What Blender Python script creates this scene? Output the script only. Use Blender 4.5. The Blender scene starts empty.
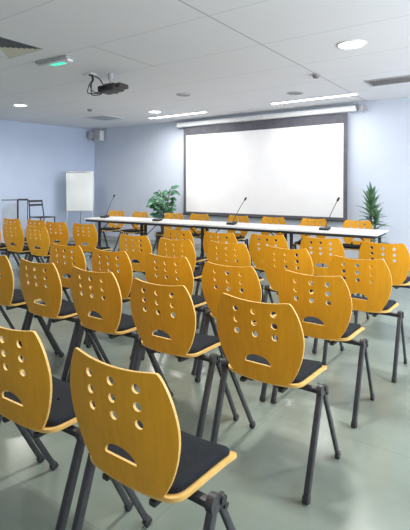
import bpy, bmesh, math, random
from mathutils import Vector, Matrix, geometry

S = bpy.context.scene
COL = S.collection
R = math.radians

# ------------------------------------------------------------------ camera
cam_d = bpy.data.cameras.new('camera')
cam = bpy.data.objects.new('camera', cam_d)
COL.objects.link(cam)
cam.location = (0, 0, 1.335)
cam.rotation_euler = (R(90 - .584), 0, R(35.04))
cam_d.sensor_fit = 'HORIZONTAL'
cam_d.sensor_width = 36
cam_d.lens = 455.4 / 410 * 36
cam_d.shift_y = -(265 - 190.76) / 410
cam_d.clip_start = .05
S.camera = cam

# ------------------------------------------------------------------ world, exposure
W = bpy.data.worlds.new('world')
S.world = W
W.use_nodes = True
W.node_tree.nodes['Background'].inputs[0].default_value = (.75, .85, 1, 1)
W.node_tree.nodes['Background'].inputs[1].default_value = .3
S.view_settings.view_transform = 'Standard'
S.view_settings.look = 'None'
S.view_settings.gamma = 1
S.view_settings.use_curve_mapping = False
S.view_settings.exposure = 0.2

CEIL = 2.77
DOWNLIGHT_W = 24
STRIP_W = 21
ADDED_WINDOWS = ((.4, 32), (3.2, 75), (6.0, 88))  # position and power of windows added out of view to supply light


def area_lamp(name, loc, rot, sx, sy, power, color, shape='RECTANGLE', spread=180):
    d = bpy.data.lights.new(name, 'AREA')
    d.shape = shape
    d.size = sx
    if shape in ('RECTANGLE', 'ELLIPSE'):
        d.size_y = sy
    d.energy = power
    d.color = color
    d.spread = R(spread)
    o = bpy.data.objects.new(name, d)
    COL.objects.link(o)
    o.location = loc
    o.rotation_euler = rot
    return o


# fill lamps at the added right-hand windows, tilted up to brighten the ceiling
for wy, wp in ADDED_WINDOWS:
    area_lamp('added_window_fill', (2.06, wy, 1.57), (0, R(96), 0), 1.5, 2.2, wp, (.93, .95, 1))


# ------------------------------------------------------------------ materials
def mat(name, color, rough=.5, metal=0.0, spec=.5, emit=None, estr=0.0):
    m = bpy.data.materials.new(name)
    m.use_nodes = True
    b = m.node_tree.nodes['Principled BSDF']
    b.inputs['Base Color'].default_value = (*color, 1)
    b.inputs['Roughness'].default_value = rough
    b.inputs['Metallic'].default_value = metal
    b.inputs['Specular IOR Level'].default_value = spec
    if emit:
        b.inputs['Emission Color'].default_value = (*emit, 1)
        b.inputs['Emission Strength'].default_value = estr
    return m


def noise_mix(m, c1, c2, scale=5, stretch=(1, 1, 1), detail=4, lo=.35, hi=.65, coord='Object', bump=0, bscale=None):
    nt = m.node_tree
    b = nt.nodes['Principled BSDF']
    tc = nt.nodes.new('ShaderNodeTexCoord')
    mp = nt.nodes.new('ShaderNodeMapping')
    mp.inputs['Scale'].default_value = stretch
    n = nt.nodes.new('ShaderNodeTexNoise')
    n.inputs['Scale'].default_value = scale
    n.inputs['Detail'].default_value = detail
    r = nt.nodes.new('ShaderNodeValToRGB')
    r.color_ramp.elements[0].position = lo
    r.color_ramp.elements[1].position = hi
    r.color_ramp.elements[0].color = (*c1, 1)
    r.color_ramp.elements[1].color = (*c2, 1)
    nt.links.new(tc.outputs[coord], mp.inputs['Vector'])
    nt.links.new(mp.outputs[0], n.inputs['Vector'])
    nt.links.new(n.outputs['Fac'], r.inputs['Fac'])
    nt.links.new(r.outputs[0], b.inputs['Base Color'])
    if bump:
        n2 = nt.nodes.new('ShaderNodeTexNoise')
        n2.inputs['Scale'].default_value = bscale or scale * 10
        n2.inputs['Detail'].default_value = 3
        nt.links.new(tc.outputs[coord], n2.inputs['Vector'])
        bp = nt.nodes.new('ShaderNodeBump')
        bp.inputs['Strength'].default_value = bump
        bp.inputs['Distance'].default_value = .002
        nt.links.new(n2.outputs['Fac'], bp.inputs['Height'])
        nt.links.new(bp.outputs[0], b.inputs['Normal'])
    return m


M = {}
M['wood'] = noise_mix(mat('beech_veneer', (.6, .3, .05), .38, spec=.4), (.67, .305, .012), (.73, .34, .015), 6, (8, 8, .45), 5)
M['edge'] = noise_mix(mat('plywood_edge', (.8, .6, .3), .5), (.58, .35, .09), (.66, .43, .14), 30, (1, 1, 4))
M['cushion'] = noise_mix(mat('charcoal_fabric', (.03, .035, .045), .9, spec=.12), (.013, .016, .020), (.016, .019, .024), 90, (1, 1, 1), 3, bump=.3, bscale=500)
M['leg'] = noise_mix(mat('grey_powder_coat', (.05, .05, .058), .42), (.026, .027, .031), (.036, .036, .042), 40)
M['black'] = noise_mix(mat('black_plastic', (.015, .015, .016), .45), (.012, .012, .013), (.02, .02, .021), 30)
M['table'] = noise_mix(mat('white_laminate', (.8, .78, .76), .35), (.64, .63, .635), (.68, .67, .675), 12)
M['whiteplastic'] = noise_mix(mat('white_plastic', (.75, .76, .78), .45), (.73, .745, .76), (.78, .79, .80), 12)
M['greyplastic'] = noise_mix(mat('grey_plastic', (.4, .41, .43), .5), (.36, .37, .39), (.42, .43, .45), 12)
M['screen'] = noise_mix(mat('screen_fabric', (.93, .93, .95), .8, spec=.2), (.80, .80, .82), (.83, .83, .845), 3)
M['screenborder'] = noise_mix(mat('screen_border', (.10, .10, .12), .7), (.085, .085, .105), (.11, .11, .13), 8)
M['board'] = noise_mix(mat('whiteboard_surface', (.75, .8, .8), .3), (.72, .77, .765), (.78, .82, .82), 2)
M['alu'] = noise_mix(mat('brushed_aluminium', (.5, .52, .54), .35, .8), (.45, .47, .5), (.56, .58, .6), 20, (1, 1, 10))
M['wall_back'] = noise_mix(mat('pale_blue_paint', (.55, .62, .74), .75, spec=.3), (.57, .625, .725), (.595, .65, .75), 2.0, bump=.15, bscale=250)
M['wall_left'] = noise_mix(mat('lavender_blue_paint', (.5, .58, .76), .75, spec=.3), (.535, .625, .80), (.56, .65, .825), 2.0, bump=.15, bscale=250)
M['wall_plain'] = noise_mix(mat('off_white_paint', (.7, .72, .76), .8), (.68, .70, .73), (.72, .74, .77), 2.0)
M['lampglow'] = mat('lamp_diffuser', (.9, .9, .9), .4, emit=(1, .98, .95), estr=9)
M['dimlamp'] = noise_mix(mat('unlit_reflector', (.25, .28, .3), .3, .3), (.07, .085, .09), (.12, .14, .145), 12)
M['greenglow'] = mat('green_exit_panel', (.05, .8, .5), .4, emit=(.04, .85, .50), estr=.9)
M['vent'] = noise_mix(mat('vent_grey_metal', (.22, .22, .24), .6), (.42, .42, .44), (.48, .48, .50), 20)
M['ventdark'] = noise_mix(mat('vent_dark_louvre', (.05, .06, .065), .6), (.04, .05, .055), (.09, .10, .105), 60)
M['cream'] = noise_mix(mat('cream_blanking_plate', (.62, .60, .47), .7), (.60, .58, .46), (.65, .62, .50), 8)
M['projector'] = noise_mix(mat('dark_projector_shell', (.04, .035, .035), .45), (.03, .028, .03), (.055, .048, .046), 15)
M['leaf'] = noise_mix(mat('glossy_green_leaf', (.05, .18, .08), .4), (.022, .10, .05), (.07, .21, .11), 9)
M['leafspike'] = noise_mix(mat('grey_green_leaf', (.08, .19, .09), .45), (.045, .125, .06), (.14, .27, .14), 9)
M['bark'] = noise_mix(mat('brown_bark', (.12, .09, .07), .85), (.08, .06, .05), (.17, .13, .10), 25, (1, 1, 3))
M['pot'] = noise_mix(mat('dark_grey_pot', (.06, .06, .065), .5), (.05, .05, .055), (.08, .08, .085), 10)
M['soil'] = noise_mix(mat('potting_soil', (.04, .03, .02), .95), (.025, .018, .012), (.06, .045, .03), 60)
M['greypanel'] = noise_mix(mat('blue_grey_panel', (.33, .37, .45), .5), (.31, .355, .44), (.36, .405, .49), 5)
M['frame'] = noise_mix(mat('matt_black_metal', (.02, .021, .025), .5), (.016, .017, .02), (.028, .03, .035), 30)
M['detector'] = noise_mix(mat('detector_grey', (.2, .2, .2), .5), (.17, .165, .165), (.22, .215, .215), 12)
M['bolt'] = mat('steel_bolt', (.35, .35, .36), .3, .9)
M['lens'] = mat('projector_lens', (.02, .02, .03), .08)
M['added_pane'] = mat('added_window_pane', (.8, .9, 1), .1, emit=(.8, .9, 1), estr=2.0)  # glowing pane for the added, unseen windows


def floor_material():
    m = mat('polished_green_grey_floor', (.3, .35, .32), .28, spec=.5)
    nt = m.node_tree
    b = nt.nodes['Principled BSDF']
    L = nt.links.new
    tc = nt.nodes.new('ShaderNodeTexCoord')
    n = nt.nodes.new('ShaderNodeTexNoise')
    n.inputs['Scale'].default_value = 1.1
    n.inputs['Detail'].default_value = 3
    n.inputs['Distortion'].default_value = .2
    r = nt.nodes.new('ShaderNodeValToRGB')
    r.color_ramp.elements[0].position = .32
    r.color_ramp.elements[1].position = .70
    r.color_ramp.elements[0].color = (.145, .178, .152, 1)
    r.color_ramp.elements[1].color = (.205, .243, .212, 1)
    L(tc.outputs['Object'], n.inputs['Vector'])
    L(n.outputs['Fac'], r.inputs['Fac'])
    # fine speckle
    n2 = nt.nodes.new('ShaderNodeTexNoise')
    n2.inputs['Scale'].default_value = 14
    n2.inputs['Detail'].default_value = 8
    L(tc.outputs['Object'], n2.inputs['Vector'])
    mx = nt.nodes.new('ShaderNodeMixRGB')
    mx.blend_type = 'OVERLAY'
    mx.inputs[0].default_value = .07
    L(r.outputs[0], mx.inputs[1])
    L(n2.outputs['Fac'], mx.inputs[2])
    # sheet joints
    br = nt.nodes.new('ShaderNodeTexBrick')
    br.offset = 0
    br.inputs['Scale'].default_value = 1
    br.inputs['Brick Width'].default_value = 1.2
    br.inputs['Row Height'].default_value = 1.2
    br.inputs['Mortar Size'].default_value = .003
    br.inputs['Color1'].default_value = (1, 1, 1, 1)
    br.inputs['Color2'].default_value = (.96, .97, .96, 1)
    br.inputs['Mortar'].default_value = (.84, .84, .82, 1)
    L(tc.outputs['Object'], br.inputs['Vector'])
    m2 = nt.nodes.new('ShaderNodeMixRGB')
    m2.blend_type = 'MULTIPLY'
    m2.inputs[0].default_value = 1
    L(mx.outputs[0], m2.inputs[1])
    L(br.outputs['Color'], m2.inputs[2])
    L(m2.outputs[0], b.inputs['Base Color'])
    # gloss variation
    rr = nt.nodes.new('ShaderNodeMapRange')
    rr.inputs['To Min'].default_value = .17
    rr.inputs['To Max'].default_value = .27
    L(n2.outputs['Fac'], rr.inputs['Value'])
    L(rr.outputs[0], b.inputs['Roughness'])
    return m


M['floor'] = floor_material()


def ceiling_material():
    m = mat('white_ceiling_board', (.6, .61, .62), .85, spec=.2)
    nt = m.node_tree
    b = nt.nodes['Principled BSDF']
    L = nt.links.new
    tc = nt.nodes.new('ShaderNodeTexCoord')
    sp = nt.nodes.new('ShaderNodeSeparateXYZ')
    L(tc.outputs['Object'], sp.inputs[0])

    def math_(op, a, bb=None, c=None):
        n = nt.nodes.new('ShaderNodeMath')
        n.operation = op
        for i, v in enumerate((a, bb, c)):
            if v is None:
                continue
            if isinstance(v, (int, float)):
                n.inputs[i].default_value = v
            else:
                L(v, n.inputs[i])
        return n.outputs[0]

    X, Y = sp.outputs[0], sp.outputs[1]
    # cross joints every .95 m along the room
    yy = math_('PINGPONG', math_('SUBTRACT', Y, 2.22), .475)
    jy = math_('LESS_THAN', yy, .006)
    # long joints every 1.45 m across the room
    xx = math_('PINGPONG', math_('ADD', X, 2.19 + 1.45 * 10), .725)
    jx = math_('LESS_THAN', xx, .004)
    j1 = math_('LESS_THAN', math_('ABSOLUTE', math_('ADD', X, 2.19)), .009)
    seg = math_('MULTIPLY', math_('LESS_THAN', math_('ABSOLUTE', math_('ADD', X, 3.64)), .008), math_('LESS_THAN', math_('ABSOLUTE', math_('SUBTRACT', Y, 3.645)), .475))
    fac = math_('MAXIMUM', math_('MAXIMUM', math_('MULTIPLY', jy, .26), math_('MULTIPLY', seg, .4)), math_('MAXIMUM', math_('MULTIPLY', jx, .06), math_('MULTIPLY', j1, .45)))
    n = nt.nodes.new('ShaderNodeTexNoise')
    n.inputs['Scale'].default_value = 1.2
    r = nt.nodes.new('ShaderNodeValToRGB')
    r.color_ramp.elements[0].color = (.76, .76, .79, 1)
    r.color_ramp.elements[1].color = (.80, .80, .83, 1)
    L(tc.outputs['Object'], n.inputs['Vector'])
    L(n.outputs['Fac'], r.inputs['Fac'])
    mx = nt.nodes.new('ShaderNodeMixRGB')
    L(fac, mx.inputs[0])
    L(r.outputs[0], mx.inputs[1])
    mx.inputs[2].default_value = (.10, .10, .11, 1)
    L(mx.outputs[0], b.inputs['Base Color'])
    return m


M['ceiling'] = ceiling_material()


# ------------------------------------------------------------------ mesh helpers
def obj(name, bm, m, parent=None, smooth=True, loc=None):
    """link a bmesh as ONE mesh object"""
    bmesh.ops.recalc_face_normals(bm, faces=bm.faces[:])
    me = bpy.data.meshes.new(name)
    bm.to_mesh(me)
    bm.free()
    for mm in (m if isinstance(m, (list, tuple)) else [m]):
        me.materials.append(mm)
    if smooth:
        for p in me.polygons:
            p.use_smooth = True
        me.set_sharp_from_angle(angle=R(38))
    o = bpy.data.objects.new(name, me)
    COL.objects.link(o)
    if parent:
        o.parent = parent
    if loc:
        o.location = loc
    return o


def tag(o, label, cat, group=None):
    o['label'] = label
    o['category'] = cat
    if group:
        o['group'] = group
    return o


def thing(name, label, cat, loc=(0, 0, 0), rz=0, group=None):
    o = bpy.data.objects.new(name, None)
    o.empty_display_size = .1
    COL.objects.link(o)
    o.location = loc
    o.rotation_euler = (0, 0, rz)
    return tag(o, label, cat, group)


def structure(name, bm, m, parent=None, smooth=False):
    o = obj(name, bm, m, parent, smooth)
    o['kind'] = 'structure'
    return o


def copy_tree(o, parent=None):
    c = o.copy()
    COL.objects.link(c)
    if parent:
        c.parent = parent
    for ch in list(o.children):
        copy_tree(ch, c)
    return c


def box(bm, c, s, bev=0.0, mtx=None, seg=2):
    t = bmesh.new()
    bmesh.ops.create_cube(t, size=1)
    for v in t.verts:
        v.co = Vector((v.co.x * s[0], v.co.y * s[1], v.co.z * s[2]))
    if bev:
        bmesh.ops.bevel(t, geom=t.edges[:], offset=bev, segments=seg, profile=.5, affect='EDGES')
    X = Matrix.Translation(c)
    if mtx is not None:
        X = X @ mtx.to_4x4()
    t.transform(X)
    merge(bm, t)


def merge(bm, t):
    me = bpy.data.meshes.new('tmp')
    t.to_mesh(me)
    t.free()
    bm.from_mesh(me)
    bpy.data.meshes.remove(me)


def cyl(bm, p0, p1, r0, r1=None, seg=20):
    p0, p1 = Vector(p0), Vector(p1)
    r1 = r0 if r1 is None else r1
    t = bmesh.new()
    bmesh.ops.create_cone(t, cap_ends=True, segments=seg, radius1=r0, radius2=r1, depth=(p1 - p0).length)
    q = Vector((0, 0, 1)).rotation_difference((p1 - p0).normalized())
    t.transform(Matrix.Translation((p0 + p1) / 2) @ q.to_matrix().to_4x4())
    merge(bm, t)


def tube(bm, pts, r, seg=8, closed=False):
    """round tube along a polyline"""
    pts = [Vector(p) for p in pts]
    rings = []
    n = len(pts)
    up = None
    for i, p in enumerate(pts):
        a = pts[max(i - 1, 0)]
        b = pts[min(i + 1, n - 1)]
        d = (b - a).normalized()
        if up is None:
            up = d.orthogonal().normalized()
        up = (up - d * up.dot(d)).normalized()
        w = d.cross(up)
        rr = r[i] if isinstance(r, (list, tuple)) else r
        rings.append([bm.verts.new(p + (up * math.cos(2 * math.pi * k / seg) + w * math.sin(2 * math.pi * k / seg)) * rr) for k in range(seg)])
    for i in range(n - 1):
        for k in range(seg):
            bm.faces.new((rings[i][k], rings[i][(k + 1) % seg], rings[i + 1][(k + 1) % seg], rings[i + 1][k]))
    bm.faces.new(rings[0][::-1])
    bm.faces.new(rings[-1])


def lathe(bm, prof, seg=32, c=(0, 0, 0)):
    """revolve (radius, z) pairs about z"""
    c = Vector(c)
    rings = []
    for (r, z) in prof:
        if r < 1e-6:
            rings.append([bm.verts.new(c + Vector((0, 0, z)))])
        else:
            rings.append([bm.verts.new(c + Vector((r * math.cos(2 * math.pi * k / seg), r * math.sin(2 * math.pi * k / seg), z))) for k in range(seg)])
    for a, b in zip(rings, rings[1:]):
        for k in range(seg):
            k2 = (k + 1) % seg
            if len(a) == 1 and len(b) == 1:
                continue
            if len(a) == 1:
                bm.faces.new((a[0], b[k2], b[k]))
            elif len(b) == 1:
                bm.faces.new((a[k], a[k2], b[0]))
            else:
                bm.faces.new((a[k], a[k2], b[k2], b[k]))


def bar(bm, p0, p1, w, d, wdir=(1, 0, 0), bev=.004):
    """rectangular bar from p0 to p1, w wide along wdir, d deep"""
    p0, p1 = Vector(p0), Vector(p1)
    z = (p1 - p0).normalized()
    x = Vector(wdir)
    x = (x - z * x.dot(z)).normalized()
    y = z.cross(x)
    m = Matrix((x, y, z)).transposed()
    box(bm, (p0 + p1) / 2, (w, d, (p1 - p0).length), bev, m)


def catmull(pts, n=8, closed=True):
    out = []
    N = len(pts)
    for i in range(N if closed else N - 1):
        def g(k):
            return Vector(pts[k % N]) if closed else Vector(pts[min(max(k, 0), N - 1)])
        p0, p1, p2, p3 = g(i - 1), g(i), g(i + 1), g(i + 2)
        for k in range(n):
            t = k / n
            out.append(.5 * ((2 * p1) + (-p0 + p2) * t + (2 * p0 - 5 * p1 + 4 * p2 - p3) * t * t + (-p0 + 3 * p1 - 3 * p2 + p3) * t ** 3))
    if not closed:
        out.append(Vector(pts[-1]))
    return out


def in_poly(p, poly):
    x, y = p[0], p[1]
    c = False
    n = len(poly)
    j = n - 1
    for i in range(n):
        xi, yi = poly[i][0], poly[i][1]
        xj, yj = poly[j][0], poly[j][1]
        if (yi > y) != (yj > y) and x < (xj - xi) * (y - yi) / (yj - yi) + xi:
            c = not c
        j = i
    return c


def slab(outline, holes, fn, step=.022):
    """a curved sheet: 2D outline with holes, mapped by fn(u, v, side) -> point; material 0 on the faces, 1 on every rim"""
    loops = [outline] + holes
    vs, es = [], []
    for lp in loops:
        o = len(vs)
        vs += [Vector((p[0], p[1])) for p in lp]
        es += [(o + i, o + (i + 1) % len(lp)) for i in range(len(lp))]
    xs = [p[0] for p in outline]
    ys = [p[1] for p in outline]
    x = min(xs) + step * .5
    while x < max(xs):
        y = min(ys) + step * .5
        while y < max(ys):
            p = (x, y)
            if in_poly(p, outline) and not any(in_poly(p, h) for h in holes):
                if min((Vector(p) - q).length for q in vs[:sum(len(l) for l in loops)]) > step * .35:
                    vs.append(Vector(p))
            y += step
        x += step
    V, E_, F, *_ = geometry.delaunay_2d_cdt(vs, es, [], 0, 1e-6)
    bm = bmesh.new()
    front = [bm.verts.new(fn(v[0], v[1], 0)) for v in V]
    back = [bm.verts.new(fn(v[0], v[1], 1)) for v in V]
    for f in F:
        c = sum((Vector(V[i]) for i in f), Vector((0, 0))) / len(f)
        if not in_poly(c, outline) or any(in_poly(c, h) for h in holes):
            continue
        bm.faces.new([front[i] for i in f]).material_index = 0
        bm.faces.new([back[i] for i in f][::-1]).material_index = 0
    for lp in loops:
        n = len(lp)
        a = [bm.verts.new(fn(p[0], p[1], 0)) for p in lp]
        b = [bm.verts.new(fn(p[0], p[1], 1)) for p in lp]
        for i in range(n):
            k = (i + 1) % n
            bm.faces.new((a[i], a[k], b[k], b[i])).material_index = 1
    bmesh.ops.remove_doubles(bm, verts=bm.verts[:], dist=1e-5)
    loose = [v for v in bm.verts if not v.link_faces]
    bmesh.ops.delete(bm, geom=loose, context='VERTS')
    return bm


# ------------------------------------------------------------------ the room
XL0, XL1 = -9.98, -8.985        # left wall runs slightly askew: x at the rear and at the back corner
YB, YR, XR = 7.9, -2.4, 2.2


def xl(y):
    return XL1 + (YB - y) * (XL0 - XL1) / (YB - YR)


def quad_prism(bm, pts, d):
    d = Vector(d)
    a = [bm.verts.new(Vector(p)) for p in pts]
    b = [bm.verts.new(Vector(p) + d) for p in pts]
    bm.faces.new(a)
    bm.faces.new(b[::-1])
    n = len(a)
    for i in range(n):
        k = (i + 1) % n
        bm.faces.new((a[i], a[k], b[k], b[i]))


bm = bmesh.new()
quad_prism(bm, [(xl(YR), YR, 0), (XR, YR, 0), (XR, YB, 0), (XL1, YB, 0)], (0, 0, -.1))
structure('floor', bm, M['floor'])
bm = bmesh.new()
quad_prism(bm, [(xl(YR), YR, CEIL), (XR, YR, CEIL), (XR, YB, CEIL), (XL1, YB, CEIL)], (0, 0, .1))
structure('ceiling', bm, M['ceiling'])
bm = bmesh.new()
quad_prism(bm, [(XL1 - .1, YB, 0), (XR, YB, 0), (XR, YB, CEIL), (XL1 - .1, YB, CEIL)], (0, .1, 0))
structure('wall_back', bm, M['wall_back'])
bm = bmesh.new()
quad_prism(bm, [(XL0, YR, 0), (XL1, YB, 0), (XL1, YB, CEIL), (XL0, YR, CEIL)], (-.1, 0, 0))
structure('wall_left', bm, M['wall_left'])
bm = bmesh.new()
quad_prism(bm, [(XL0, YR, 0), (XR, YR, 0), (XR, YR, CEIL), (XL0, YR, CEIL)], (0, -.1, 0))
structure('wall_rear', bm, M['wall_plain'])
bm = bmesh.new()
quad_prism(bm, [(XR, YR, 0), (XR, YB, 0), (XR, YB, CEIL), (XR, YR, CEIL)], (.1, 0, 0))
structure('wall_right', bm, M['wall_plain'])
for i, (wy, wp) in enumerate(ADDED_WINDOWS):  # unseen windows added to the right wall as a light source
    bm = bmesh.new()
    for (cy, cz, sy, sz) in ((wy, .77, 2.4, .06), (wy, 2.33, 2.4, .06), (wy - 1.17, 1.55, .06, 1.5), (wy + 1.17, 1.55, .06, 1.5), (wy, 1.55, .05, 1.5)):
        box(bm, (XR - .015, cy, cz), (.03, sy, sz), .003)
    f = structure('added_window_%d' % (i + 1), bm, M['whiteplastic'])
    bm = bmesh.new()
    box(bm, (XR - .006, wy, 1.55), (.008, 2.3, 1.5))
    structure('added_window_pane', bm, M['added_pane'], f)
bm = bmesh.new()
box(bm, ((XL1 + XR) / 2, YB - .006, .05), (XR - XL1, .012, .1), .002)
structure('baseboard_back', bm, M['greyplastic'])
bm = bmesh.new()
ang = math.atan2(XL1 - XL0, YB - YR)
box(bm, ((XL0 + XL1) / 2 + .007, (YB + YR) / 2, .05), (.012, YB - YR, .1), .002, Matrix.Rotation(-ang, 3, 'Z'))
structure('baseboard_left', bm, M['greyplastic'])


# ------------------------------------------------------------------ the chair
HW = [(.445, .105), (.450, .130), (.468, .153), (.52, .185), (.58, .209), (.64, .223), (.69, .225), (.74, .217), (.785, .203), (.818, .187), (.836, .174), (.8395, .160)]


def back_outline():
    right = [Vector((w, z)) for z, w in HW]
    top = [Vector((.09, .831)), Vector((0, .827)), Vector((-.09, .831))]
    left = [Vector((-w, z)) for z, w in reversed(HW)]
    bot = [Vector((-.06, .443)), Vector((.06, .443))]
    return catmull(right + top + left + bot, 4)


def circle(cx, cz, r, n=16):
    return [Vector((cx + r * math.cos(2 * math.pi * k / n), cz + r * math.sin(2 * math.pi * k / n))) for k in range(n)]


def back_map(u, v, side):
    # leans back from the seat, dished around the sitter
    t = (v - .445) / .393
    y = -.105 - .063 * t - .012 * math.sin(t * math.pi) * .6
    y += .55 * u * u * (.6 + .4 * t)
    return Vector((u, y + (.0045 if side else -.0045), .445 + (v - .445) * .976))


def backrest_mesh():
    holes = [circle(cx, cz, .0148) for cx in (-.098, 0, .098) for cz in (.674, .728, .782)]
    n = 14
    handle = [Vector((.067 * math.cos(math.pi * k / n), .529 + .045 * math.sin(math.pi * k / n))) for k in range(n + 1)]
    return slab(back_outline(), holes + [handle], back_map)


def seat_outline(ins=0.0):
    # x, y looking down; rear edge tucks under the backrest
    pts = [(.0, -.108), (.10, -.107), (.155, -.102), (.184, -.086), (.196, -.055), (.199, .02), (.201, .09), (.204, .16), (.204, .190), (.196, .203), (.17, .206), (.09, .207), (0, .207)]
    full = [Vector(p) for p in pts] + [Vector((-p[0], p[1])) for p in reversed(pts[1:-1])]
    o = catmull(full, 4)
    if ins:
        c = Vector((0, .05))
        o = [c + Vector(((p.x - c.x) * (1 - ins / .207), (p.y - c.y) * (1 - ins / .157))) for p in o]
    return o


def seat_z(x, y):
    return .437 + .35 * x * x + (-.9 * (y - .12) ** 2 if y > .12 else 0) + (.5 * (y + .05) ** 2 if y < -.05 else 0)


def seat_mesh():
    return slab(seat_outline(), [], lambda u, v, s: Vector((u, v, seat_z(u, v) + (.0 if s else .013))), .03)


def cushion_mesh():
    bm = bmesh.new()
    rings = []
    for ins, dz in ((.019, .012), (.0165, .020), (.018, .030), (.024, .037), (.036, .0405), (.07, .042), (.12, .043), (.17, .0435)):
        o = seat_outline(ins)
        rings.append([bm.verts.new((p.x, p.y, seat_z(p.x, p.y) + dz)) for p in o])
    n = len(rings[0])
    for a, b in zip(rings, rings[1:]):
        for k in range(n):
            bm.faces.new((a[k], a[(k + 1) % n], b[(k + 1) % n], b[k]))
    bm.faces.new(rings[-1])
    bm.faces.new(rings[0][::-1])
    return bm


def leg_ends(s, rear):
    if rear:
        return Vector((s * .252, -.006, .432)), Vector((s * .246, -.153, 0))
    return Vector((s * .254, .020, .424)), Vector((s * .240, .252, 0))


def leg_mesh(s, rear):
    bm = bmesh.new()
    p0, p1 = leg_ends(s, rear)
    d = (p1 - p0).normalized()
    bar(bm, p0, p1 - d * .012, *((.025, .031) if rear else (.017, .025)), (1, 0, 0), .006)
    if rear:
        cyl(bm, p0 + Vector((-.012, 0, 0)), p0 + Vector((.012, 0, 0)), .027, seg=24)
    return bm


def foot_mesh(s, rear):
    bm = bmesh.new()
    p0, p1 = leg_ends(s, rear)
    d = (p1 - p0).normalized()
    bar(bm, p1 - d * .034, p1 - d * .002, *((.028, .036) if rear else (.022, .036)), (1, 0, 0), .005)
    for v in bm.verts:
        v.co.z = max(v.co.z, 0)
    return bm


GROUP = 'wooden-backed chairs of the audience rows'


def make_chair():
    t = thing('conference_chair', 'x', 'chair', group=GROUP)
    obj('backrest', backrest_mesh(), [M['wood'], M['edge']], t)
    obj('seat', seat_mesh(), [M['edge'], M['edge']], t)
    obj('seat_cushion', cushion_mesh(), M['cushion'], t)
    bm = bmesh.new()
    box(bm, (0, .0, .421), (.50, .030, .022), .005)
    box(bm, (-.10, .0, .419), (.025, .20, .018), .004)
    box(bm, (.10, .0, .419), (.025, .20, .018), .004)
    for s in (-1, 1):
        # strap that carries the backrest
        bar(bm, (s * .07, -.07, .416), (s * .07, -.102, .452), .03, .007, (1, 0, 0), .002)
        bar(bm, (s * .07, -.098, .448), (s * .07, -.104, .50), .03, .006, (1, 0, 0), .002)
    obj('under_frame', bm, M['frame'], t)
    for s in (-1, 1):
        for rear in (True, False):
            lg = obj('leg', leg_mesh(s, rear), M['leg'], t)
            obj('rubber_foot', foot_mesh(s, rear), M['black'], lg)
        bm = bmesh.new()
        box(bm, (s * .252, .018, .424), (.016, .050, .036), .006)
        cyl(bm, (s * .256, .024, .430), (s * .270, .024, .430), .014, seg=16)
        cyl(bm, (s * .256, .040, .404), (s * .268, .040, .404), .010, seg=12)
        obj('hinge', bm, M['black'], t)
    return t


CHAIR = make_chair()
USED = [False]


def chair(x, y, deg, label, group=GROUP):
    o = copy_tree(CHAIR) if USED[0] else CHAIR
    USED[0] = True
    o.location = (x, y, 0)
    o.rotation_euler = (0, 0, R(deg))
    o['label'] = label
    o['group'] = group
    return o


BK = .155     # the top of the backrest stands this far behind the hinge


def audience(x, ytop, deg, label):
    a = R(deg)
    chair(x - BK * math.sin(a), ytop + BK * math.cos(a), deg, label)


AUD = [
    (-.975, .925, -1, 'largest chair, orange wooden back with nine holes, front and centre at the bottom edge'),
    (-1.563, .945, 1, 'big wooden chair cut by the left frame edge, beside the largest chair'),
    (-2.15, .94, 0, 'chair almost wholly beyond the left frame edge, only a leg showing'),
    (-.99, 1.80, -1, 'right end chair of the second row, whole A-shaped outer leg in view'),
    (-1.58, 1.82, 0, 'second-row wooden chair left of the row-end chair, centre of the photo'),
    (-2.15, 1.865, 0, 'second-row wooden chair third from the right end, just above the largest chair\'s left corner'),
    (-2.705, 1.865, 1, 'second-row wooden chair next to the one the left frame edge cuts in half'),
    (-3.26, 1.87, 1, 'second-row wooden chair cut by the left frame edge, half its back showing'),
    (-1.01, 2.52, 0, 'right end chair of the third row, directly above right of the second row\'s end chair'),
    (-1.57, 2.50, 1, 'third-row chair second from the right end, its back overlapped by the row-end chair ahead'),
    (-2.15, 2.57, 1, 'third-row wooden chair in the middle, third from the right end of its row'),
    (-2.70, 2.52, 1, 'third-row wooden chair second from the left end, between two overlapping backs'),
    (-3.27, 2.54, 3, 'leftmost chair of the third row, above and right of a left-edge second-row chair'),
    (-.965, 3.26, 0, 'right end chair of the fourth row, just left of a frame-cut chair'),
    (-1.61, 3.46, 0, 'fourth-row chair second from the right, standing before the long table\'s right half'),
    (-2.20, 3.48, 2, 'fourth-row chair third from the right end, below the centre microphone'),
    (-2.755, 3.42, 2, 'fourth-row wooden chair fourth from the right end, in the middle of the photo'),
    (-3.34, 3.46, 2, 'fourth-row wooden chair under the broad-leaved plant, with open floor on its left'),
    (-5.10, 3.51, 3, 'whole wooden chair at far left below the tall black stand, right one of its pair'),
    (-5.67, 3.53, 3, 'whole wooden chair at far left below the rounded grey panel, left one of its pair'),
    (-6.22, 3.53, 3, 'orange sliver of a wooden chair at the far left frame edge'),
    (-1.04, 4.28, 0, 'rightmost chair of the front row, back cut by the right frame edge'),
    (-1.645, 4.34, 4, 'front-row chair second from the right, right before the table end'),
    (-2.20, 4.27, 3, 'front-row chair third from the right, facing the middle of the long table'),
    (-2.75, 4.19, 2, 'front-row chair fourth from the right, mostly hidden by a fourth-row chair under the centre microphone'),
    (-3.31, 4.15, 2, 'front-row chair fifth from the right, only its top showing below the leafy plant'),
    (-4.90, 4.11, 6, 'front-row chair below the flip chart beside the table\'s left end'),
    (-5.46, 4.08, 6, 'front-row chair below the slatted bar chair'),
    (-6.05, 4.16, 4, 'front-row chair top peeping above a nearer back, below the tall black stand'),
    (-6.62, 4.12, 4, 'leftmost front-row chair, only its top holes showing below the rounded grey panel'),
]
for a in AUD:
    audience(*a)

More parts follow.
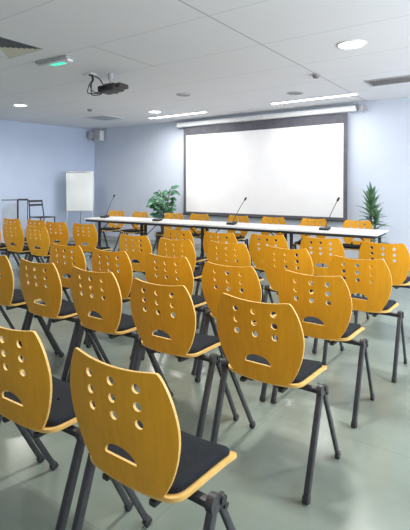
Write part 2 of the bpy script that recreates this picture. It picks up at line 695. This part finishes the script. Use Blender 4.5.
# ------------------------------------------------------------------ the long table: four folding tables end to end
TYAW = R(2.0)
TL, TD, TZ = 1.3, .70, .74
TC = Vector((-4.09, 6.06, 0))


def make_table(x0, x1, label):
    L_ = x1 - x0
    t = thing('folding_table', label, 'table', group='white folding tables in one line before the screen')
    bm = bmesh.new()
    box(bm, (0, 0, TZ - .012), (L_ - .004, TD, .024), .003)
    obj('tabletop', bm, M['table'], t)
    bm = bmesh.new()
    for (c, s) in (((0, TD / 2 - .03, TZ - .042), (L_ - .06, .025, .036)), ((0, -TD / 2 + .03, TZ - .042), (L_ - .06, .025, .036)),
                   ((-L_ / 2 + .04, 0, TZ - .042), (.025, TD - .06, .036)), ((L_ / 2 - .04, 0, TZ - .042), (.025, TD - .06, .036))):
        box(bm, c, s, .003)
    obj('apron', bm, M['frame'], t)
    for s in (-1, 1):
        x = s * (L_ / 2 - .045)
        bm = bmesh.new()
        bar(bm, (x, 0, TZ - .03), (x, 0, .04), .036, .05, (1, 0, 0), .008)
        bar(bm, (x, -.25, TZ - .045), (x, .25, TZ - .045), .03, .03, (1, 0, 0), .004)
        lg = obj('leg', bm, M['frame'], t)
        bm = bmesh.new()
        bar(bm, (x, -.24, .022), (x, .24, .022), .036, .036, (1, 0, 0), .008)
        for q in (-1, 1):
            box(bm, (x, q * .215, .006), (.04, .045, .012), .003)
        obj('foot_bar', bm, M['frame'], lg)
        bm = bmesh.new()
        bar(bm, (x - s * .01, .0, .46), (s * (L_ / 2 - .36), 0, TZ - .03), .014, .014, (0, 1, 0), .003)
        obj('folding_brace', bm, M['frame'], t)
    c = Vector(((x0 + x1) / 2 - TC.x, 0, 0))
    c.rotate(Matrix.Rotation(TYAW, 3, 'Z'))
    t.location = TC + c
    t.rotation_euler = (0, 0, TYAW)
    return t


TLAB = ['white folding table at the left end of the line, bearing the leftmost microphone',
        'second white folding table from the left, bearing the microphone base by the leafy plant',
        'third white folding table from the left, between the centre microphones',
        'white folding table at the right end of the line, bearing the right microphone']
TEDGE = [-6.70, -5.55, -4.25, -2.80, -1.49]
for i in range(4):
    make_table(TEDGE[i], TEDGE[i + 1], TLAB[i])

# chairs behind the table face the room
TOPS = [(-6.89, 'leftmost chair behind the long table, back above the bare table end'),
        (-6.23, 'chair behind the long table just left of the leafy plant'),
        (-5.40, 'chair behind the long table just right of the leafy plant'),
        (-4.85, 'chair behind the long table below the screen\'s left corner'),
        (-4.03, 'chair behind the long table at the centre microphone'),
        (-3.36, 'chair behind the long table, right neighbour of the centre microphone chair'),
        (-2.69, 'chair behind the long table, left of the right microphone'),
        (-2.02, 'rightmost chair behind the long table, in front of the spiky plant')]
for i, (x, lab) in enumerate(TOPS):
    y = 6.60 + (x + 4) * math.tan(TYAW) + (.02, -.01, .0, .03, .0, -.015, .02, 0)[i]
    chair(x, y, 180 + 2 + (3, -2, 2, 0, -3, 2, 1, -2)[i], lab, 'wooden-backed chairs behind the long table')


# ------------------------------------------------------------------ microphones on the table
def microphone(x, y, head, label):
    t = thing('gooseneck_microphone', label, 'microphone', (x, y, TZ), TYAW, 'black conference microphones on the long table')
    bm = bmesh.new()
    box(bm, (0, 0, .022), (.13, .13, .036), .010, Matrix.Rotation(R(8), 3, 'X'))
    for v in bm.verts:
        v.co.z = max(v.co.z, 0)
    b = obj('microphone_base', bm, M['black'], t)
    bm = bmesh.new()
    box(bm, (-.02, -.03, .041), (.05, .03, .008), .002, Matrix.Rotation(R(8), 3, 'X'))
    obj('talk_button', bm, M['greyplastic'], b)
    if head:
        h = Vector(head)
        p0 = Vector((0, .03, .035))
        pts = [p0.lerp(h, k / 10) + Vector((0, 0, .02 * math.sin(k / 10 * math.pi))) for k in range(11)]
        bm = bmesh.new()
        tube(bm, pts, .0048, 10)
        obj('gooseneck', bm, M['frame'], t)
        d = (pts[-1] - pts[-2]).normalized()
        bm = bmesh.new()
        tube(bm, [h - d * .01, h, h + d * .02, h + d * .045, h + d * .055], [.007, .013, .0155, .013, .005], 14)
        obj('microphone_head', bm, M['black'], t)
    return t


microphone(-6.46, 5.93, (.26, -.03, .40), 'gooseneck microphone at the left end of the long table')
microphone(-5.13, 5.90, None, 'small black microphone base without raised neck before the leafy plant')
microphone(-3.70, 6.00, (.25, -.05, .385), 'gooseneck microphone near the middle of the long table')
microphone(-2.21, 5.98, (.17, 0, .40), 'gooseneck microphone at the right half of the long table')

# ------------------------------------------------------------------ projection screen
SX0, SX1, SZ0, SZ1 = -6.03, -2.485, .735, 2.59
SY = YB - .105
t = thing('projection_screen', 'large white roll-down projection screen with dark border on the back wall', 'projection screen', (0, 0, 0))
bm = bmesh.new()
box(bm, ((SX0 + SX1) / 2, SY, (SZ0 + SZ1) / 2), (SX1 - SX0, .004, SZ1 - SZ0))
obj('screen_border', bm, M['screenborder'], t)
bm = bmesh.new()
box(bm, ((SX0 + SX1) / 2, SY - .0035, (SZ0 + .055 + SZ1 - .17) / 2), (SX1 - SX0 - .14, .003, SZ1 - .17 - SZ0 - .055))
obj('screen_surface', bm, M['screen'], t)
bm = bmesh.new()
cyl(bm, (SX0 - .02, SY, SZ0), (SX1 + .02, SY, SZ0), .014, seg=12)
obj('bottom_bar', bm, M['frame'], t)
bm = bmesh.new()
box(bm, ((-6.22 - 2.34) / 2, YB - .095, 2.655), (6.22 - 2.34, .115, .10), .025, seg=4)
cs = obj('roller_case', bm, M['whiteplastic'], t)
for x in (-6.20, -2.25):
    bm = bmesh.new()
    box(bm, (x, YB - .085, 2.66), (.05, .13, .11), .01)
    box(bm, (x + (.05 if x > -4 else -.03), YB - .06, 2.66), (.07, .07, .07), .012)
    cyl(bm, (x, YB - .16, 2.66), (x, YB - .14, 2.66), .022)
    obj('end_bracket', bm, M['greyplastic'], t)


# ------------------------------------------------------------------ ceiling lamps
def downlight(x, y, r, lit, label, power=DOWNLIGHT_W):
    t = thing('downlight', label, 'ceiling light', (x, y, CEIL), 0, 'round recessed downlights')
    bm = bmesh.new()
    lathe(bm, [(r * .86, -.002), (r * .90, -.012), (r, -.010), (r * 1.07, -.003), (r * 1.08, 0), (r * .86, 0)], 40)
    obj('trim_ring', bm, M['whiteplastic'] if lit else M['greyplastic'], t)
    bm = bmesh.new()
    lathe(bm, [(0, -.007), (r * .6, -.0065), (r * .88, -.005), (r * .88, 0), (0, 0)], 40)
    obj('lamp_diffuser', bm, M['lampglow'] if lit else M['dimlamp'], t)
    if lit:
        a = area_lamp('downlight_lamp', (0, 0, -.02), (0, 0, 0), r * 1.7, r * 1.7, power, (1, .965, .90), 'DISK', 165)
        a.parent = t
    return t


downlight(-1.44, 4.63, .14, True, 'lit round ceiling light at upper right', 46)
downlight(-7.31, 4.73, .115, True, 'lit round ceiling light at far left above the blue wall', 32)
downlight(-5.83, 6.63, .125, True, 'lit round ceiling light just above the left light strip')
downlight(-4.38, 5.66, .11, False, 'unlit round ceiling light between projector and screen')
downlight(-2.90, 6.55, .12, False, 'unlit round ceiling light above the screen\'s right half')
for (x, y) in ((-1.44, 1.9), (-4.4, 1.9), (-7.4, 1.9), (.9, 3.2)):  # extra downlights out of view, added to light the room
    downlight(x, y, .15, True, 'added lit round ceiling light outside the frame, supplying room light', 33)


def light_strip(x0, x1, y, label):
    t = thing('linear_light', label, 'strip light', ((x0 + x1) / 2, y, CEIL), 0, 'slim strip lights washing the screen wall')
    L_ = x1 - x0
    bm = bmesh.new()
    for s in (-1, 1):
        box(bm, (0, s * .056, -.008), (L_ + .03, .012, .016), .002)
        box(bm, (s * (L_ / 2 + .008), 0, -.010), (.014, .10, .016), .002)
    obj('strip_housing', bm, M['whiteplastic'], t)
    bm = bmesh.new()
    box(bm, (0, 0, -.009), (L_, .098, .012), .002)
    obj('strip_diffuser', bm, M['lampglow'], t)
    a = area_lamp('strip_lamp', (0, 0, -.0165), (0, 0, 0), L_, .09, STRIP_W, (1, .985, .975), 'RECTANGLE', 175)
    a.parent = t


light_strip(-3.58, -2.14, 7.12, 'long lit strip light in the ceiling above the screen\'s right half')
light_strip(-6.45, -5.02, 7.18, 'long lit strip light in the ceiling above the screen\'s left corner')

# ------------------------------------------------------------------ other ceiling fittings
t = thing('smoke_detector', 'small grey domed smoke detector on the dark ceiling joint', 'smoke detector', (-2.19, 5.60, CEIL))
bm = bmesh.new()
lathe(bm, [(0, 0), (.06, 0), (.06, -.014), (.052, -.02), (0, -.02)], 28)
obj('detector_base', bm, M['greyplastic'], t)
bm = bmesh.new()
lathe(bm, [(.047, -.02), (.046, -.036), (.036, -.05), (.02, -.056), (0, -.057)], 28)
obj('detector_dome', bm, M['detector'], t)

t = thing('ceiling_sensor', 'tiny round grey sensor on the ceiling above the corner loudspeaker', 'sensor', (-6.63, 5.72, CEIL))
bm = bmesh.new()
lathe(bm, [(0, 0), (.05, 0), (.05, -.012), (0, -.012)], 24)
obj('sensor_base', bm, M['greyplastic'], t)
bm = bmesh.new()
lathe(bm, [(.04, -.012), (.036, -.035), (.02, -.047), (0, -.05)], 24)
obj('sensor_dome', bm, M['detector'], t)

# long slot grille at the right
t = thing('air_vent', 'long grey slot air vent in the ceiling at the right frame edge', 'vent', (-.85, 6.53, CEIL))
bm = bmesh.new()
for (cx, cy, sx, sy) in ((0, .185, 1.9, .03), (0, -.185, 1.9, .03), (-.935, 0, .03, .37), (.935, 0, .03, .37)):
    box(bm, (cx, cy, -.006), (sx, sy, .012), .002)
obj('vent_frame', bm, M['vent'], t)
bm = bmesh.new()
box(bm, (0, 0, -.001), (1.86, .35, .002))
obj('vent_back', bm, M['vent'], t)
for k in range(11):
    bm = bmesh.new()
    box(bm, (0, -.16 + k * .032, -.009), (1.86, .024, .003), .0005, Matrix.Rotation(R(20), 3, 'X'))
    obj('vent_slat', bm, M['vent'], t)

# flush square panel near the corner
t = thing('access_panel', 'flush grey square ceiling panel near the room corner', 'panel', (-7.21, 6.60, CEIL))
bm = bmesh.new()
box(bm, (0, 0, -.005), (.56, .54, .01), .003)
obj('panel_plate', bm, M['greyplastic'], t)
bm = bmesh.new()
for s in (-1, 1):
    box(bm, (s * .285, 0, -.006), (.014, .58, .012), .002)
    box(bm, (0, s * .275, -.006), (.56, .014, .012), .002)
obj('panel_frame', bm, M['whiteplastic'], t)

# four-way diffuser, one side blanked in cream, upper left
t = thing('ceiling_diffuser', 'square four-way ceiling diffuser with dark louvres and a cream plate, at the left frame edge', 'vent', (-4.43, 2.62, CEIL))
H = .305
bm = bmesh.new()
for s in (-1, 1):
    box(bm, (s * (H + .005), 0, -.003), (.010, 2 * H + .02, .006), .002)
    box(bm, (0, s * (H + .005), -.003), (2 * H, .010, .006), .002)
obj('diffuser_frame', bm, M['greyplastic'], t)


def tri(a, b, m, name):
    bm = bmesh.new()
    quad_prism(bm, [(0, 0, -.002), (*a, -.002), (*b, -.002)], (0, 0, -.003))
    return obj(name, bm, m, t, False)


tri((H, H), (-H, H), M['cream'], 'blanking_plate')
dk = tri((H, -H), (H, H), M['ventdark'], 'louvre_section')
tri((-H, H), (-H, -H), M['whiteplastic'], 'louvre_section')
tri((-H, -H), (H, -H), M['ventdark'], 'louvre_section')
for k in range(1, 8):
    x = k * H / 8
    bm = bmesh.new()
    box(bm, (x, 0, -.009), (.008, 2 * x - .01, .008), .001)
    obj('louvre', bm, M['ventdark'], dk)

# emergency exit luminaire
t = thing('exit_light', 'slim emergency exit light with a green glow on the ceiling', 'exit light', (-4.37, 3.26, CEIL), R(3))
bm = bmesh.new()
box(bm, (0, 0, -.012), (.53, .13, .024), .010, seg=3)
obj('light_housing', bm, M['greyplastic'], t)
bm = bmesh.new()
box(bm, (0, .012, -.036), (.50, .085, .034), .015, seg=4)
obj('light_cover', bm, M['whiteplastic'], t)
bm = bmesh.new()
box(bm, (.04, .016, -.052), (.20, .070, .008), .003)
obj('green_panel', bm, M['greenglow'], t)

# ------------------------------------------------------------------ ceiling projector with its cable loops
PX, PY, PZ = -4.31, 4.08, 2.575
t = thing('projector', 'dark ceiling-hung projector facing the screen, with cables dangling behind it', 'projector', (PX, PY, PZ), R(6))
bm = bmesh.new()
rot = Matrix.Rotation(R(-5), 3, 'Y')
box(bm, (-.015, 0, 0), (.27, .22, .08), .018, rot, 3)
box(bm, (.145, .0, .016), (.11, .18, .055), .012, rot, 3)
obj('projector_body', bm, M['projector'], t)
bm = bmesh.new()
cyl(bm, (-.05, .11, 0), (-.05, .155, 0), .034, seg=24)
obj('projector_lens', bm, M['lens'], t)
bm = bmesh.new()
for k in range(7):
    box(bm, (-.10 + k * .02, -.121, 0), (.008, .006, .05), .001)
obj('rear_grille', bm, M['black'], t)
bm = bmesh.new()
cyl(bm, (-.02, 0, .04), (-.02, 0, CEIL - PZ - .01), .018, seg=16)
cyl(bm, (-.02, 0, CEIL - PZ - .075), (-.02, 0, CEIL - PZ), .032, seg=20)
box(bm, (-.02, 0, .055), (.16, .13, .02), .004)
obj('ceiling_mount', bm, M['vent'], t)

t = thing('cable_outlet', 'white ceiling outlet plate above the projector cables', 'outlet', (-4.57, 3.94, CEIL))
bm = bmesh.new()
box(bm, (0, 0, -.006), (.16, .10, .012), .003)
obj('outlet_plate', bm, M['whiteplastic'], t)
bm = bmesh.new()
box(bm, (.03, 0, -.018), (.05, .04, .02), .003)
obj('plug', bm, M['black'], t)
OX, OY = -4.53, 3.95
random.seed(4)
for k, (dx, low, dep) in enumerate(((0, 2.50, -.06), (.012, 2.485, -.02), (-.012, 2.53, .04))):
    a = Vector((OX + dx, OY, CEIL - .03))
    e = Vector((PX - .152, PY - .06 + .03 * k, PZ - .012))
    pts = [a, a + Vector((.01, 0, -.05)), Vector((OX - .03 + dx * 2, OY + dep * .3, 2.64)), Vector((OX - .02 + dx * 2, OY + dep, low + .03)), Vector((OX + .06, OY + dep, low)), Vector((OX + .13, OY + .03, low + .015)), e]
    bm = bmesh.new()
    tube(bm, catmull(pts, 8, False), .006, 8)
    o = obj('projector_cable', bm, M['black'])
    tag(o, ('black cable looping lowest from ceiling outlet to projector', 'black cable in the middle of the three projector loops', 'black cable hanging shortest behind the projector')[k], 'cable', 'cables looping to the projector')
a = Vector((OX + .03, OY, CEIL - .03))
bm = bmesh.new()
tube(bm, catmull([a, Vector((OX + .09, OY + .04, 2.70)), Vector((OX + .13, OY + .07, 2.62)), Vector((PX - .13, PY + .03, PZ + .035))], 8, False), .008, 8)
tag(obj('projector_cable', bm, M['black']), 'black cable running straight down to the projector', 'cable', 'cables looping to the projector')


# ------------------------------------------------------------------ corner loudspeakers
def wall_speaker(loc, rz, label, w, d, h):
    t = thing('wall_loudspeaker', label, 'loudspeaker', loc, rz, 'loudspeakers in the room corner')
    bm = bmesh.new()
    box(bm, (0, 0, 0), (w, d, h), .015, seg=3)
    obj('speaker_cabinet', bm, M['whiteplastic'], t)
    bm = bmesh.new()
    box(bm, (0, -d / 2 - .003, 0), (w - .03, .008, h - .03), .002)
    obj('speaker_grille', bm, M['greyplastic'], t)
    bm = bmesh.new()
    box(bm, (0, d / 2 + .012, 0), (.07, .05, .09), .004)
    obj('wall_bracket', bm, M['frame'], t)


wall_speaker((-8.65, 7.76, 2.585), R(8), 'white loudspeaker on the back wall in the corner', .20, .16, .25)
t = thing('wall_loudspeaker', 'narrow grey box on the left wall beside the corner loudspeaker', 'loudspeaker', (-8.86, 7.68, 2.60), R(85), 'loudspeakers in the room corner')
bm = bmesh.new()
box(bm, (0, 0, 0), (.13, .10, .18), .012, seg=3)
obj('speaker_cabinet', bm, M['greyplastic'], t)
bm = bmesh.new()
box(bm, (.03, -.052, 0), (.04, .008, .15), .002)
obj('speaker_grille', bm, M['whiteplastic'], t)

# ------------------------------------------------------------------ flip chart in the corner
FC = Vector((-8.46, 7.00, 0))
fa = R(48)
t = thing('flip_chart', 'white flip chart easel standing in the corner by the blue wall', 'flip chart', FC, fa)
lean = Matrix.Rotation(R(-4), 3, 'X')
bm = bmesh.new()
box(bm, (0, 0, 1.215), (.59, .018, .90), .004, lean)
obj('whiteboard', bm, M['board'], t)
bm = bmesh.new()
box(bm, (0, .026, 1.665), (.61, .03, .04), .008, lean)
box(bm, (0, -.032, .765), (.61, .05, .022), .006, lean)
for s in (-1, 1):
    box(bm, (s * .30, 0, 1.215), (.016, .026, .91), .004, lean)
obj('board_frame', bm, M['alu'], t)
for s in (-1, 1):
    bm = bmesh.new()
    tube(bm, [(s * .27, .03, 1.3), (s * .30, -.09, .02)], .013, 12)
    lg = obj('leg', bm, M['alu'], t)
    bm = bmesh.new()
    tube(bm, [(s * .2993, -.087, .035), (s * .30, -.09, 0.0)], .017, 12)
    for v in bm.verts:
        v.co.z = max(v.co.z, 0)
    obj('rubber_foot', bm, M['black'], lg)
bm = bmesh.new()
tube(bm, [(0, .05, 1.45), (0, .40, .02)], .013, 12)
lg = obj('leg', bm, M['alu'], t)
bm = bmesh.new()
tube(bm, [(0, .397, .035), (0, .405, 0)], .017, 12)
for v in bm.verts:
    v.co.z = max(v.co.z, 0)
obj('rubber_foot', bm, M['black'], lg)

# ------------------------------------------------------------------ bar-height furniture by the left wall
t = thing('bar_chair', 'black metal bar chair with a slatted back by the blue wall', 'bar chair', (-8.49, 6.01, 0), R(-90))
# local: x across, +y forward (towards the room)
bm = bmesh.new()
box(bm, (0, 0, .67), (.38, .40, .018), .005)
obj('seat', bm, M['frame'], t)
for s in (-1, 1):
    bm = bmesh.new()
    tube(bm, [(s * .175, -.18, 0), (s * .175, -.19, .67), (s * .165, -.215, .85), (s * .16, -.245, 1.035)], .0125, 10)
    obj('leg', bm, M['frame'], t)
    bm = bmesh.new()
    tube(bm, [(s * .175, .19, 0), (s * .175, .185, .665)], .0125, 10)
    obj('leg', bm, M['frame'], t)
for z, y in ((1.01, -.24), (.925, -.227)):
    bm = bmesh.new()
    pts = [(.165 * k / 6, y - .012 * (1 - (k / 6) ** 2), z) for k in range(-6, 7)]
    for a_, b_ in zip(pts, pts[1:]):
        bar(bm, a_, b_, .042, .010, (0, 0, 1), .002)
    obj('back_slat', bm, M['frame'], t)
bm = bmesh.new()
for (p, q) in (((-.175, -.18, .28), (.175, -.18, .28)), ((-.175, .188, .28), (.175, .188, .28)), ((-.175, -.18, .36), (-.175, .188, .36)), ((.175, -.18, .36), (.175, .188, .36))):
    tube(bm, [p, q], .009, 8)
obj('foot_rail', bm, M['frame'], t)

t = thing('side_stand', 'narrow black bar-height stand between bar chair and grey panel', 'stand', (-8.54, 5.58, 0), R(57))
bm = bmesh.new()
box(bm, (0, 0, 1.055), (.21, .20, .035), .006)
obj('stand_top', bm, M['frame'], t)
for s in (-1, 1):
    for q in (-1, 1):
        bm = bmesh.new()
        bar(bm, (s * .09, q * .085, 1.04), (s * .09, q * .085, 0), .016, .016, (1, 0, 0), .003)
        obj('leg', bm, M['frame'], t)
bm = bmesh.new()
bar(bm, (-.09, -.085, .25), (.09, -.085, .25), .014, .014, (0, 0, 1), .002)
bar(bm, (-.09, .085, .25), (.09, .085, .25), .014, .014, (0, 0, 1), .002)
obj('stand_rail', bm, M['frame'], t)

t = thing('panel_stand', 'rounded blue-grey panel under a thin black frame at far left', 'display stand', (-8.42, 5.22, 0), R(58))
bm = bmesh.new()
bar(bm, (.14, 0, 1.065), (.14, 0, .0), .034, .034, (1, 0, 0), .004)
obj('post', bm, M['frame'], t)
bm = bmesh.new()
bar(bm, (-.16, 0, 1.058), (.14, 0, 1.058), .018, .018, (0, 0, 1), .003)
obj('top_rail', bm, M['frame'], t)
bm = bmesh.new()
box(bm, (-.02, 0, .015), (.30, .24, .03), .008)
obj('base_plate', bm, M['frame'], t)
ol = [Vector((-.155, .45)), Vector((.12, .45)), Vector((.12, .985)), Vector((.06, .992)), Vector((-.02, .988)), Vector((-.09, .965)), Vector((-.135, .915)), Vector((-.155, .84))]
bm = slab(ol, [], lambda u, v, s: Vector((u, .012 if s else -.012, v)), .06)
obj('rounded_panel', bm, M['greypanel'], t)


# ------------------------------------------------------------------ plants
def pot(t, r, h):
    bm = bmesh.new()
    lathe(bm, [(0, 0), (r * .78, 0), (r * .82, .02), (r, h - .03), (r * 1.04, h - .03), (r * 1.04, h), (r * .94, h), (r * .92, h - .04), (0, h - .04)], 32)
    obj('pot', bm, M['pot'], t)
    bm = bmesh.new()
    lathe(bm, [(r * .91, h - .038), (r * .5, h - .025), (0, h - .02)], 24)
    obj('soil', bm, M['soil'], t)


def leaf(bm, base, d, up, L_, w, droop, fold=.25, n=6, tip=1.0):
    d = d.normalized()
    s = d.cross(up)
    if s.length < 1e-3:
        s = Vector((1, 0, 0))
    s.normalize()
    nrm = s.cross(d).normalized()
    rows = []
    for k in range(n + 1):
        f = k / n
        c = base + d * L_ * f - Vector((0, 0, 1)) * droop * L_ * f * f
        ww = w * (math.sin(math.pi * min(1, f ** tip * .97 + .03)) ** .8) * .5 + .0008
        rows.append((bm.verts.new(c + s * ww + nrm * ww * fold), bm.verts.new(c), bm.verts.new(c - s * ww + nrm * ww * fold)))
    for a, b in zip(rows, rows[1:]):
        bm.faces.new((a[0], a[1], b[1], b[0]))
        bm.faces.new((a[1], a[2], b[2], b[1]))


random.seed(11)
t = thing('potted_leafy_plant', 'potted plant with broad glossy green leaves behind the table, left of the screen', 'plant', (-6.23, 7.36, 0))
pot(t, .17, .34)
stem = bmesh.new()
fol = bmesh.new()
for k in range(8):
    a = k * 2.4 + .3
    lean_ = random.uniform(.04, .19)
    top = random.uniform(.92, 1.24) if k else 1.27
    p = [Vector((math.cos(a) * .04, math.sin(a) * .04, .31)),
         Vector((math.cos(a) * (.05 + lean_ * .4), math.sin(a) * (.05 + lean_ * .4) * .7, .31 + (top - .31) * .6)),
         Vector((math.cos(a) * (.05 + lean_), math.sin(a) * (.05 + lean_) * .7, top))]
    pp = catmull(p, 6, False)
    tube(stem, pp, .009, 7)
    for q in range(12):
        f = .42 + .58 * q / 11
        c = pp[min(int(f * (len(pp) - 1)), len(pp) - 1)]
        b_ = random.uniform(0, 6.28)
        d = Vector((math.cos(b_), math.sin(b_) * .75, random.uniform(-.1, .7)))
        e = c + d.normalized() * .05
        tube(stem, [c, e], .003, 5)
        leaf(fol, e, d, Vector((.45, -.7, .75)), random.uniform(.14, .21), random.uniform(.075, .115), random.uniform(.15, .55))
obj('stems', stem, M['bark'], t)
o = obj('foliage', fol, M['leaf'], t)
so = o.modifiers.new('thickness', 'SOLIDIFY')
so.thickness = .0012

random.seed(5)
t = thing('potted_spiky_plant', 'potted spiky dracaena-like plant in the corner right of the screen', 'plant', (-1.99, 7.42, 0))
pot(t, .17, .36)
stem = bmesh.new()
fol = bmesh.new()
for (x, y, top, n, ln) in ((0, 0, 1.13, 36, .35), (.06, .03, .84, 16, .34)):
    pts = [Vector((x * .5, y * .5, .32)), Vector((x * .8, y * .8, .32 + (top - .32) * .5)), Vector((x, y, top))]
    pp = catmull(pts, 5, False)
    tube(stem, pp, .018, 9)
    for k in range(n):
        f = k / (n - 1)
        a = k * 2.39996 + random.uniform(-.3, .3)
        el = .15 + 1.2 * f ** 1.5 + random.uniform(-.12, .12)
        d = Vector((math.cos(a) * math.cos(el), math.sin(a) * math.cos(el) * .8, math.sin(el)))
        b_ = Vector((x, y, top - .42 * (1 - f)))
        leaf(fol, b_, d, Vector((0, 0, 1)), ln * random.uniform(.7, 1.05) * (1 - .15 * f), random.uniform(.060, .085), random.uniform(.0, .35) * (1 - f * .7), .35, 7, .6)
obj('trunk', stem, M['bark'], t)
o = obj('foliage', fol, M['leafspike'], t)
so = o.modifiers.new('thickness', 'SOLIDIFY')
so.thickness = .0012
